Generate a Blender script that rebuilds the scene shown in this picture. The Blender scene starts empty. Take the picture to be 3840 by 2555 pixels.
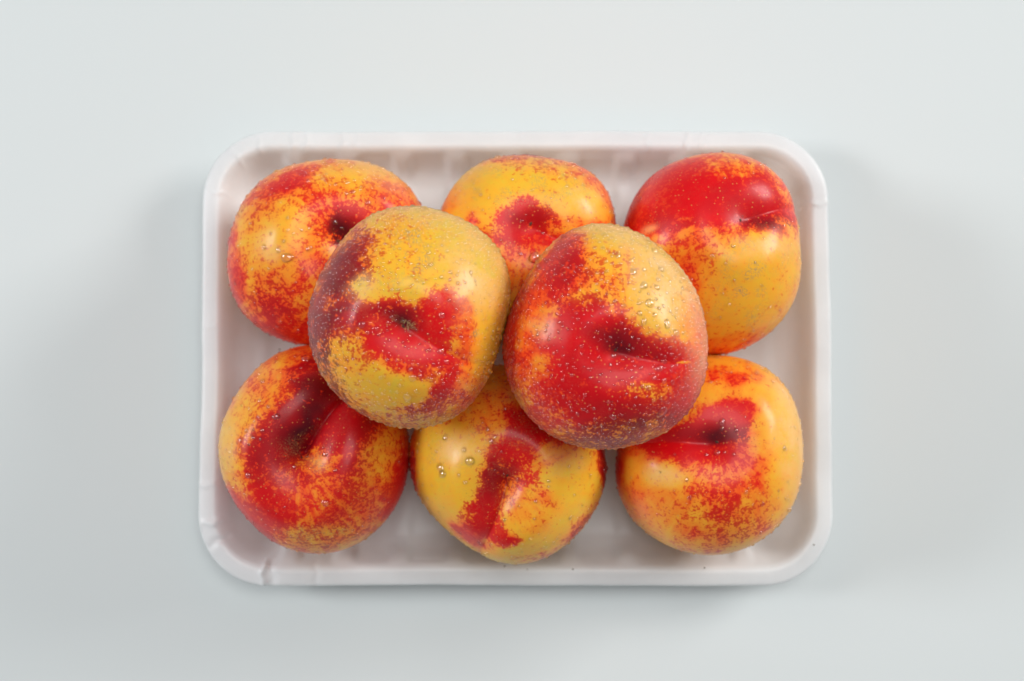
import bpy, math, random
import numpy as np
from mathutils import Matrix, Vector, noise as mnoise

MM = 0.001
scene = bpy.context.scene
col = scene.collection
random.seed(7)

# ------------------------------------------------------------------ camera
CAM_AIM = Vector((-1.4, 5.8, 25.0)) * MM
CAM_TILT = math.radians(4.0)
CAM_POS = CAM_AIM + Vector((0, -math.sin(CAM_TILT), math.cos(CAM_TILT))) * 0.496
cam = bpy.data.cameras.new('camera')
cam.lens = 50.0
cam.sensor_width = 36.0
cam.clip_start = 0.01
cam.clip_end = 50.0
cam.dof.use_dof = True
cam.dof.focus_distance = 0.430
cam.dof.aperture_fstop = 10.0
cam_obj = bpy.data.objects.new('camera', cam)
cam_obj.location = CAM_POS
cam_obj.rotation_euler = (CAM_TILT, 0, 0)
col.objects.link(cam_obj)
scene.camera = cam_obj

# ------------------------------------------------------------------ world + lamps
world = bpy.data.worlds.new('World')
scene.world = world
world.use_nodes = True
bg = world.node_tree.nodes['Background']
bg.inputs['Color'].default_value = (0.93, 0.97, 1.0, 1)
bg.inputs['Strength'].default_value = 0.22

def area_lamp(name, loc, aim, sx, sy, power, color):
    l = bpy.data.lights.new(name, 'AREA')
    l.shape = 'RECTANGLE'
    l.size, l.size_y = sx, sy
    l.energy = power
    l.color = color
    o = bpy.data.objects.new(name, l)
    o.location = loc
    o.rotation_euler = (Vector(aim) - Vector(loc)).to_track_quat('-Z', 'Y').to_euler()
    col.objects.link(o)
    return o

area_lamp('softbox_overhead', (0.20, 0.32, 1.85), (0, 0, 0.04), 1.0, 0.9, 14.0, (1.0, 0.99, 0.98))
area_lamp('softbox_right', (1.60, 0.80, 0.85), (0, 0, 0.04), 0.70, 0.60, 23.0, (1.0, 0.985, 0.97))
area_lamp('softbox_left', (-1.30, 0.20, 0.80), (0, 0, 0.04), 0.38, 0.40, 9.5, (0.97, 0.985, 1.0))

scene.view_settings.view_transform = 'Standard'
scene.view_settings.look = 'None'
scene.view_settings.exposure = 0.15
scene.view_settings.gamma = 1.0
scene.view_settings.use_curve_mapping = False
scene.cycles.use_denoising = True
scene.cycles.sample_clamp_indirect = 30.0
scene.cycles.max_bounces = 12
scene.cycles.diffuse_bounces = 8
scene.cycles.transmission_bounces = 8
scene.cycles.caustics_refractive = True
scene.cycles.caustics_reflective = False
scene.cycles.blur_glossy = 0.1

# ------------------------------------------------------------------ node helpers
class NT:
    def __init__(self, name):
        self.m = bpy.data.materials.new(name)
        self.m.use_nodes = True
        self.t = self.m.node_tree
        self.t.nodes.clear()
    def n(self, kind, **kw):
        nd = self.t.nodes.new(kind)
        for k, v in kw.items():
            setattr(nd, k, v)
        return nd
    def put(self, sock, v):
        if isinstance(v, bpy.types.NodeSocket):
            self.t.links.new(v, sock)
        elif v is not None:
            sock.default_value = v
    def math(self, op, a, b=None, c=None, clamp=False):
        nd = self.n('ShaderNodeMath', operation=op, use_clamp=clamp)
        for i, v in enumerate((a, b, c)):
            self.put(nd.inputs[i], v)
        return nd.outputs[0]
    def mix(self, f, a, b, mode='MIX'):
        nd = self.n('ShaderNodeMix', data_type='RGBA', blend_type=mode)
        self.put(nd.inputs[0], f); self.put(nd.inputs[6], a); self.put(nd.inputs[7], b)
        return nd.outputs[2]
    def rng(self, v, a, b, c=0.0, d=1.0, smooth=True):
        nd = self.n('ShaderNodeMapRange', interpolation_type='SMOOTHSTEP' if smooth else 'LINEAR')
        for i, x in enumerate((v, a, b, c, d)):
            self.put(nd.inputs[i], x)
        return nd.outputs[0]
    def noise(self, vec, scale, detail=2.0, rough=0.5, dist=0.0):
        nd = self.n('ShaderNodeTexNoise')
        self.put(nd.inputs['Vector'], vec)
        nd.inputs['Scale'].default_value = scale
        nd.inputs['Detail'].default_value = detail
        nd.inputs['Roughness'].default_value = rough
        nd.inputs['Distortion'].default_value = dist
        return nd.outputs[0]
    def voronoi(self, vec, scale):
        nd = self.n('ShaderNodeTexVoronoi')
        self.put(nd.inputs['Vector'], vec)
        nd.inputs['Scale'].default_value = scale
        return nd.outputs['Distance'], nd.outputs['Color']
    def coords(self, off):
        tc = self.n('ShaderNodeTexCoord')
        mp = self.n('ShaderNodeMapping')
        self.t.links.new(tc.outputs['Object'], mp.inputs['Vector'])
        mp.inputs['Location'].default_value = off
        return mp.outputs[0]
    def attr(self, name):
        return self.n('ShaderNodeAttribute', attribute_name=name).outputs['Fac']
    def bump(self, h, strength, dist, prev=None):
        nd = self.n('ShaderNodeBump')
        nd.inputs['Strength'].default_value = strength
        nd.inputs['Distance'].default_value = dist
        self.put(nd.inputs['Height'], h)
        if prev is not None:
            self.put(nd.inputs['Normal'], prev)
        return nd.outputs[0]
    def out(self, **kw):
        p = self.n('ShaderNodeBsdfPrincipled')
        for k, v in kw.items():
            self.put(p.inputs[k.replace('_', ' ')], v)
        o = self.n('ShaderNodeOutputMaterial')
        self.t.links.new(p.outputs[0], o.inputs['Surface'])
        return self.m

def c4(r, g, b):
    return (r, g, b, 1.0)

def skin_material(i):
    N = NT('nectarine_skin')
    v = N.coords((i * 0.37 + 0.11, i * 0.23, i * 0.51))
    r, k, h, ru = (N.attr(a) for a in ('pig_red', 'pig_dark', 'pig_hue', 'pig_russet'))
    fine = N.noise(v, 480.0, 2.5, 0.6, 0.5)
    mid = N.noise(v, 120.0, 2.0, 0.5, 0.4)
    micro = N.noise(v, 1150.0, 2.0, 0.6, 0.4)
    sco = N.n('ShaderNodeAttribute', attribute_name='meridian').outputs['Vector']
    streak = N.noise(sco, 1.0, 3.0, 0.6, 0.2)
    # red cover: threshold on mottled noise, the pigment field moves the threshold
    soft = N.math('MULTIPLY', N.math('MULTIPLY', r, N.math('SUBTRACT', 1.0, r)), 3.2)
    reff = N.math('ADD', r, N.math('MULTIPLY', N.math('MULTIPLY', N.math('SUBTRACT', N.math('ADD', N.math('MULTIPLY', mid, 0.5), N.math('MULTIPLY', streak, 0.7)), 0.6), soft), 0.8))
    nz = N.math('ADD', N.math('MULTIPLY', fine, 0.55), N.math('MULTIPLY', micro, 0.45))
    thr = N.math('MULTIPLY_ADD', reff, -0.26, 0.62)
    mask = N.rng(N.math('SUBTRACT', nz, thr), -0.04, 0.045)
    # ground colour of the skin from green-yellow to red-orange
    hh = N.math('ADD', h, N.math('MULTIPLY', N.math('SUBTRACT', mid, 0.5), 0.55))
    hh = N.math('ADD', hh, N.math('MULTIPLY', N.math('SUBTRACT', fine, 0.5), 0.45))
    hh = N.math('ADD', hh, N.math('MULTIPLY', N.rng(reff, 0.05, 1.0), 1.05))
    hh = N.math('ADD', hh, N.math('MULTIPLY', N.math('SUBTRACT', streak, 0.5), 0.5))
    ramp = N.n('ShaderNodeValToRGB')
    cr = ramp.color_ramp
    stops = [(0.0, c4(0.69, 0.47, 0.045)), (0.12, c4(0.78, 0.445, 0.03)), (0.38, c4(0.86, 0.365, 0.026)),
             (0.62, c4(0.86, 0.22, 0.018)), (0.82, c4(0.84, 0.095, 0.012)), (1.0, c4(0.72, 0.03, 0.010))]
    while len(cr.elements) < len(stops):
        cr.elements.new(0.5)
    for e, (p, cc) in zip(cr.elements, stops):
        e.position = p; e.color = cc
    N.put(ramp.inputs[0], N.math('DIVIDE', hh, 1.5, clamp=True))
    base = ramp.outputs[0]
    # tiny brown lenticels on the yellow
    d1, c1 = N.voronoi(v, 520.0)
    sep = N.n('ShaderNodeSeparateColor'); N.put(sep.inputs[0], c1)
    pick = N.math('GREATER_THAN', sep.outputs[0], 0.55)
    spot = N.math('MULTIPLY', N.rng(d1, 0.17, 0.09), pick)
    base = N.mix(N.math('MULTIPLY', spot, 0.30), base, c4(0.33, 0.13, 0.025))
    # red skin, darkening to wine purple
    kk = N.math('ADD', k, N.math('MULTIPLY', N.math('SUBTRACT', mid, 0.5), 0.5), clamp=True)
    red = N.mix(kk, c4(0.68, 0.002, 0.007), c4(0.050, 0.001, 0.008))
    colr = N.mix(N.math('MULTIPLY', mask, N.rng(r, 0.0, 0.9, 0.62, 0.95)), base, red)
    # pale lenticels in the red
    d2, c2 = N.voronoi(v, 780.0)
    sep2 = N.n('ShaderNodeSeparateColor'); N.put(sep2.inputs[0], c2)
    pick2 = N.math('GREATER_THAN', sep2.outputs[1], 0.45)
    spot2 = N.math('MULTIPLY', N.rng(d2, 0.22, 0.12), pick2)
    colr = N.mix(N.math('MULTIPLY', N.math('MULTIPLY', spot2, mask), 0.75), colr, c4(0.66, 0.27, 0.075))
    # russet netting
    net = N.noise(v, 560.0, 2.5, 0.55, 1.6)
    line = N.rng(N.math('ABSOLUTE', N.math('SUBTRACT', net, 0.5)), 0.050, 0.012)
    line = N.math('MULTIPLY', line, N.rng(N.noise(v, 170.0, 1.0), 0.40, 0.62))
    colr = N.mix(N.math('MULTIPLY', N.math('MULTIPLY', line, ru), 0.95, clamp=True), colr, c4(0.40, 0.25, 0.11))
    pale = N.math('MULTIPLY', N.attr('painted_sheen'), N.rng(N.math('ADD', N.math('MULTIPLY', mid, 0.6), N.math('MULTIPLY', micro, 0.4)), 0.25, 0.7))  # sheen and highlights painted into the skin colour as pale peach
    colr = N.mix(N.math('MULTIPLY', pale, 0.75, clamp=True), colr, c4(0.84, 0.58, 0.27))
    rough = N.math('MULTIPLY_ADD', micro, 0.18, 0.24)
    rough = N.math('MULTIPLY_ADD', N.math('MULTIPLY', line, ru), 0.25, rough)
    nrm = N.bump(micro, 0.10, 0.00012)
    nrm = N.bump(mid, 0.20, 0.0004, nrm)
    return N.out(Base_Color=colr, Roughness=rough, Normal=nrm, Specular_IOR_Level=0.32, IOR=1.4,
                 Coat_Weight=0.06, Coat_Roughness=0.08)

def water_material():
    # clear water: part of the light goes straight through the thin film, part is bent by the drop
    N = NT('clear_water')
    tr = N.n('ShaderNodeBsdfTransparent')
    rf = N.n('ShaderNodeBsdfRefraction')
    rf.inputs['IOR'].default_value = 1.333
    rf.inputs['Roughness'].default_value = 0.0
    gl = N.n('ShaderNodeBsdfGlossy')
    gl.inputs['Roughness'].default_value = 0.05
    lw = N.n('ShaderNodeLayerWeight'); lw.inputs['Blend'].default_value = 0.5
    geo = N.n('ShaderNodeNewGeometry')
    f5 = N.math('POWER', lw.outputs['Facing'], 4.0)
    fr = N.math('MULTIPLY', N.math('MULTIPLY_ADD', f5, 0.45, 0.13), N.math('SUBTRACT', 1.0, geo.outputs['Backfacing']))
    m1 = N.n('ShaderNodeMixShader'); m2 = N.n('ShaderNodeMixShader')
    m1.inputs[0].default_value = 0.88
    N.put(m1.inputs[1], tr.outputs[0]); N.put(m1.inputs[2], rf.outputs[0])
    N.put(m2.inputs[0], fr); N.put(m2.inputs[1], m1.outputs[0]); N.put(m2.inputs[2], gl.outputs[0])
    o = N.n('ShaderNodeOutputMaterial')
    N.put(o.inputs['Surface'], m2.outputs[0])
    return N.m

def foam_material():
    N = NT('white_polystyrene_foam')
    v = N.coords((0.3, 0.1, 0.2))
    cell, _ = N.voronoi(v, 900.0)
    big = N.noise(v, 60.0, 3.0, 0.55)
    fine = N.noise(v, 700.0, 2.0, 0.6)
    colr = N.mix(N.rng(big, 0.3, 0.7), c4(0.81, 0.82, 0.825), c4(0.85, 0.86, 0.865))
    nrm = N.bump(cell, 0.10, 0.0002)
    nrm = N.bump(big, 0.25, 0.0006, nrm)
    N.out(Base_Color=colr, Roughness=N.math('MULTIPLY_ADD', fine, 0.2, 0.30), Normal=nrm, Specular_IOR_Level=0.45,
          Coat_Weight=0.12, Coat_Roughness=0.25)
    # thin expanded foam lets some light through
    nodes = N.t.nodes
    pr = next(n for n in nodes if n.type == 'BSDF_PRINCIPLED')
    om = next(n for n in nodes if n.type == 'OUTPUT_MATERIAL')
    tl = N.n('ShaderNodeBsdfTranslucent'); N.put(tl.inputs['Color'], colr)
    mx = N.n('ShaderNodeMixShader'); mx.inputs[0].default_value = 0.28
    N.put(mx.inputs[1], pr.outputs[0]); N.put(mx.inputs[2], tl.outputs[0]); N.put(om.inputs['Surface'], mx.outputs[0])
    return N.m

def table_material():
    N = NT('white_table_paint')
    v = N.coords((0, 0, 0))
    a = N.noise(v, 5.0, 3.0, 0.5)
    b = N.noise(v, 900.0, 2.0, 0.5)
    colr = N.mix(a, c4(0.60, 0.637, 0.637), c4(0.615, 0.65, 0.65))
    return N.out(Base_Color=colr, Roughness=0.42, Normal=N.bump(b, 0.04, 0.0001), Specular_IOR_Level=0.4)

def plain_material(name, c, rough=0.7):
    N = NT(name)
    v = N.coords((0.5, 0.2, 0.7))
    n1 = N.noise(v, 1500.0, 2.0, 0.6)
    dark = tuple(x * 0.5 for x in c)
    return N.out(Base_Color=N.mix(n1, c4(*dark), c4(*c)), Roughness=rough)

WATER = water_material()
FOAM = foam_material()
TABLE = table_material()
DIRT = plain_material('brown_dirt', (0.22, 0.15, 0.09))
SCAR = plain_material('dry_brown_stem_scar', (0.10, 0.03, 0.012))

# ------------------------------------------------------------------ mesh helpers
def make_mesh(name, verts, faces, mat, smooth=True):
    me = bpy.data.meshes.new(name)
    me.from_pydata([tuple(x) for x in verts], [], faces)
    me.materials.append(mat)
    if smooth:
        me.polygons.foreach_set('use_smooth', [True] * len(me.polygons))
    me.update()
    return me

def make_mesh_np(name, verts, quads, mat):
    """verts (n,3) float array, quads (m,4) int array: much faster than from_pydata"""
    me = bpy.data.meshes.new(name)
    me.vertices.add(len(verts)); me.loops.add(quads.size); me.polygons.add(len(quads))
    me.vertices.foreach_set('co', np.asarray(verts, np.float32).ravel())
    me.loops.foreach_set('vertex_index', quads.astype(np.int32).ravel())
    me.polygons.foreach_set('loop_start', np.arange(0, quads.size, quads.shape[1], dtype=np.int32))
    me.polygons.foreach_set('loop_total', np.full(len(quads), quads.shape[1], np.int32))
    me.polygons.foreach_set('use_smooth', np.ones(len(quads), bool))
    me.materials.append(mat)
    me.update(calc_edges=True)
    me.validate()
    return me

def link(name, me, parent=None):
    o = bpy.data.objects.new(name, me)
    col.objects.link(o)
    if parent:
        o.parent = parent
    return o

def smoothstep(a, b, x):
    t = np.clip((x - a) / (b - a), 0, 1)
    return t * t * (3 - 2 * t)

# ------------------------------------------------------------------ the table
def table():
    s, t, b = 1.1, 0.03, 0.003
    ring = []
    for z, e in ((-t, 0.0), (-b, 0.0), (-b * 0.3, b * 0.3), (0.0, b)):
        ring.append([(x * (s - e), y * (s - e), z) for x, y in ((-1, -1), (1, -1), (1, 1), (-1, 1))])
    vs = [p for q in ring for p in q]
    fs = [(3, 2, 1, 0)]
    for i in range(len(ring) - 1):
        for j in range(4):
            k = (j + 1) % 4
            fs.append((i * 4 + j, i * 4 + k, i * 4 + 4 + k, i * 4 + 4 + j))
    n = len(vs)
    fs.append((n - 4, n - 3, n - 2, n - 1))
    o = link('table_top', make_mesh('table_top', vs, fs, TABLE, smooth=False))
    o['kind'] = 'structure'
table()

# ------------------------------------------------------------------ the foam tray
TA, TB, TR = 111.8, 80.8, 25.0          # outer half width, half depth, corner radius (mm)
RIBS = [-80, -60.5, -41, -21.5, -1.5, 19, 39.5, 60, 80]

def rounded_loop(inset, ns=150, nt=220, na=46):
    a, b = TA - inset, TB - inset
    r = max(TR - inset, 5.0)
    pts = []
    def seg(p, q, n):
        for i in range(n):
            t = i / n
            pts.append((p[0] + (q[0] - p[0]) * t, p[1] + (q[1] - p[1]) * t))
    def arc(cx, cy, a0, n):
        for i in range(n):
            t = math.radians(a0 + 90 * i / n)
            pts.append((cx + r * math.cos(t), cy + r * math.sin(t)))
    seg((a, -b + r), (a, b - r), ns); arc(a - r, b - r, 0, na)
    seg((a - r, b), (-a + r, b), nt); arc(-a + r, b - r, 90, na)
    seg((-a, b - r), (-a, -b + r), ns); arc(-a + r, -b + r, 180, na)
    seg((-a + r, -b), (a - r, -b), nt); arc(a - r, -b + r, 270, na)
    return np.array(pts)

# (inset, height) through the section: underside of the lip, round the edge, over the lip, down the inside, floor
RIM = [(6.6, 19.6), (4.4, 19.3), (2.4, 19.0), (1.1, 18.8), (0.5, 18.9), (0.15, 19.2), (0.0, 19.8), (0.05, 20.4), (0.25, 20.95), (0.6, 21.35),
       (1.1, 21.65), (1.9, 21.95), (2.8, 22.25), (3.8, 22.55), (4.8, 22.75), (5.6, 22.7), (6.4, 22.25)]
IN = [(6.4, 22.25), (7.1, 21.4), (7.6, 20.4), (8.2, 18.8), (9.0, 16.5), (9.9, 14.0), (10.8, 11.6), (11.8, 9.3), (13.0, 7.2), (14.4, 5.6),
      (16.2, 4.4), (18.4, 3.7), (21, 3.45), (25, 3.4), (30, 3.4), (38, 3.4), (48, 3.4), (60, 3.4), (72, 3.4)]
OUT = [(72, 0.2), (40, 0.2), (22, 0.2), (18.5, 0.4), (16.2, 1.4), (14.4, 3.4), (13.0, 6.0), (11.5, 9.5), (10.2, 13), (8.8, 16.5)]
# folds and dents in the soft lip: (x, y, half width, height, reach of the fold across the lip)
FOLDS = [(-101.5, -58, 1.3, 1.5), (-99.5, -62.5, 1.6, -1.6), (-88.5, -74.5, 0.9, 1.7), (-86.0, -75.5, 2.2, -0.9), (-106, -46, 0.8, 0.7),
         (-80, 76, 0.7, 0.55), (-75, 76, 0.8, 0.5), (-62, 76, 0.7, 0.5), (-57, 76, 0.6, 0.35), (47, 76, 0.6, 0.6), (61, 76, 0.8, 0.7), (66, 76, 0.5, 0.5),
         (105, 54, 0.8, 0.8), (1.5, 76, 0.5, 0.35), (-105, 58, 0.7, 0.5), (-97, 68, 0.8, 0.6), (-91, 73, 0.7, 0.5), (-106, 10, 0.8, 0.35), (-70, -77, 1.6, -0.5)]

def tray():
    squash = lambda z: z if z < 3.4 else 3.4 + (z - 3.4) * 0.72
    allp = [(i, squash(z)) for i, z in RIM + IN[1:] + OUT]
    loops = []
    for i, (ins, z) in enumerate(allp):
        L = rounded_loop(ins)
        n = len(L)
        P = np.column_stack([L, np.full(n, z)])
        inner = len(RIM) - 1 <= i < len(RIM) - 1 + len(IN)
        if inner and i > len(RIM):
            # moulded ribs on the two long walls, running out over the floor
            e = smoothstep(7.0, 9.5, np.array(float(ins))) * (1 - smoothstep(24, 33, np.array(float(ins))))
            side = (np.abs(P[:, 1]) > TB - ins - 0.6) & (np.abs(P[:, 0]) < TA - ins - 6)
            for rx in RIBS:
                w = (1 - smoothstep(1.2, 5.2, np.abs(P[:, 0] - rx))) * side * e
                steep = 1 - float(smoothstep(13, 20, np.array(float(ins))))
                P[:, 1] -= np.sign(P[:, 1]) * w * 1.3 * steep
                P[:, 2] += w * 0.9 * (1 - steep)
        if ins < 9:
            # lip is not dead straight: gentle wander plus folds
            ang = np.arctan2(P[:, 1] / TB, P[:, 0] / TA)
            P[:, 2] += 0.28 * np.sin(3 * ang + 0.7) + 0.16 * np.sin(7 * ang + 2.1) + 0.10 * np.sin(17 * ang)
            nx = P[:, :2] / np.linalg.norm(P[:, :2], axis=1)[:, None]
            P[:, :2] += nx * (0.20 * np.sin(5 * ang + 1.0) + 0.09 * np.sin(11 * ang) + 0.04 * np.sin(29 * ang + 1))[:, None]
            for fx, fy, fw, fh in FOLDS:
                # folds run across the lip, so measure distance along the lip only
                c = np.array([fx, fy]); rad = c / np.linalg.norm(c)
                if abs(fx) < TA - TR: rad = np.array([0.12, np.sign(fy)])
                elif abs(fy) < TB - TR: rad = np.array([np.sign(fx), 0.1])
                else:
                    cc = np.array([np.sign(fx) * (TA - TR), np.sign(fy) * (TB - TR)]); rad = c - cc
                rad = rad / np.linalg.norm(rad)
                dv = P[:, :2] - c
                al = dv @ rad; ac = dv @ np.array([-rad[1], rad[0]])
                wob = 0.5 * np.sin(al * 1.1 + fx)
                P[:, 2] += fh * np.exp(-((ac + wob) / (fw * 0.75)) ** 2) * np.exp(-(al / 9.0) ** 2) * 0.8
        loops.append(P)
    n = len(loops[0])
    V = np.vstack(loops) * MM
    m = len(loops)
    def band(i):
        j = np.arange(n); k = (j + 1) % n; ii = (i + 1) % m
        return np.column_stack([i * n + j, i * n + k, ii * n + k, ii * n + j])
    Q = np.vstack([band(i) for i in range(m)])
    cut = (len(RIM) - 1) * n
    full = make_mesh_np('tray_full', V, Q, FOAM)
    flip = full.polygons[n * 5].normal
    nor = np.empty(len(V) * 3, np.float32)
    full.vertex_normals.foreach_get('vector', nor)
    nor = nor.reshape(-1, 3)
    # check the direction: lip top must face up
    if nor[12 * n][2] < 0:
        Q = Q[:, ::-1]; nor = -nor
    def sub(name, sel):
        q = Q[sel]
        used, inv = np.unique(q, return_inverse=True)
        me = make_mesh_np(name, V[used], inv.reshape(q.shape), FOAM)
        me.normals_split_custom_set_from_vertices([tuple(x) for x in nor[used]])
        return me
    bandid = np.repeat(np.arange(m), n)
    root = bpy.data.objects.new('foam_tray', None)
    root.empty_display_size = 0.02
    root.location = (0, 1.0 * MM, 0)
    col.objects.link(root)
    root['label'] = 'white foam tray with rounded corners holding all the nectarines'
    root['category'] = 'tray'
    rim = link('rim', sub('rim', bandid < len(RIM) - 1), root)
    basin_me = sub('basin', (bandid >= len(RIM) - 1))
    basin = link('basin', basin_me, root)
    # close the flat middle of the floor, inside and underneath
    for name, z, ins, up in (('floor_panel', 3.4, 72, True), ('underside_panel', 0.2, 72, False)):
        L = rounded_loop(ins) * MM
        vs = [(x, y, z * MM) for x, y in L]
        f = list(range(len(vs)))
        link(name, make_mesh(name, vs, [f if up else f[::-1]], FOAM, smooth=False), basin)
    bpy.data.meshes.remove(full)
    # specks of dirt lying in the tray and on its lip
    rnd = random.Random(3)
    spots = [(103.5, -5.5, 3.6, .9), (101.5, -6.3, 3.6, .7), (92, -8, 3.6, .5), (43, -68.5, 4.4, .9), (47.5, -69.5, 4.6, 1.), (52, -71, 5.0, .8), (20, -75, 22.7, .6),
             (-15.5, -71.5, 5.2, 1.), (-38, -62, 3.7, 1.), (-31, -69.5, 4.6, .8), (-28.5, -71.5, 5.2, .8), (93, -61, 4.2, .7), (95.5, -59, 4.2, .6), (88.5, -66.5, 5, .6), (104.5, -66.5, 22.4, .5),
             (-86, 3, 3.6, .5), (-88, -2, 3.6, .4), (-4, -74, 22.4, .5), (27, -66, 4.3, .5), (66, -74.5, 22.8, .5), (4, -75, 23, .4), (98, 10, 3.8, .45), (-79, -67, 4, .5)]
    vs, fs = [], []
    for x, y, z, d in spots:
        z = squash(z)
        b = len(vs)
        for ring_z, rr in ((0.0, 1.0), (0.25, 0.8), (0.42, 0.35)):
            for j in range(7):
                t = j * math.tau / 7
                q = d * 0.5 * rr * rnd.uniform(0.7, 1.3)
                vs.append(((x + q * 1.3 * math.cos(t)) * MM, (y + q * math.sin(t)) * MM, (z + ring_z * d * 0.6) * MM))
        for ri in range(2):
            for j in range(7):
                k = (j + 1) % 7
                fs.append((b + ri * 7 + j, b + ri * 7 + k, b + ri * 7 + 7 + k, b + ri * 7 + 7 + j))
        fs.append(tuple(b + 14 + j for j in range(7)))
    o = link('dirt_specks', make_mesh('dirt_specks', vs, fs, DIRT), root)
    o['kind'] = 'stuff'
tray()

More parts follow.
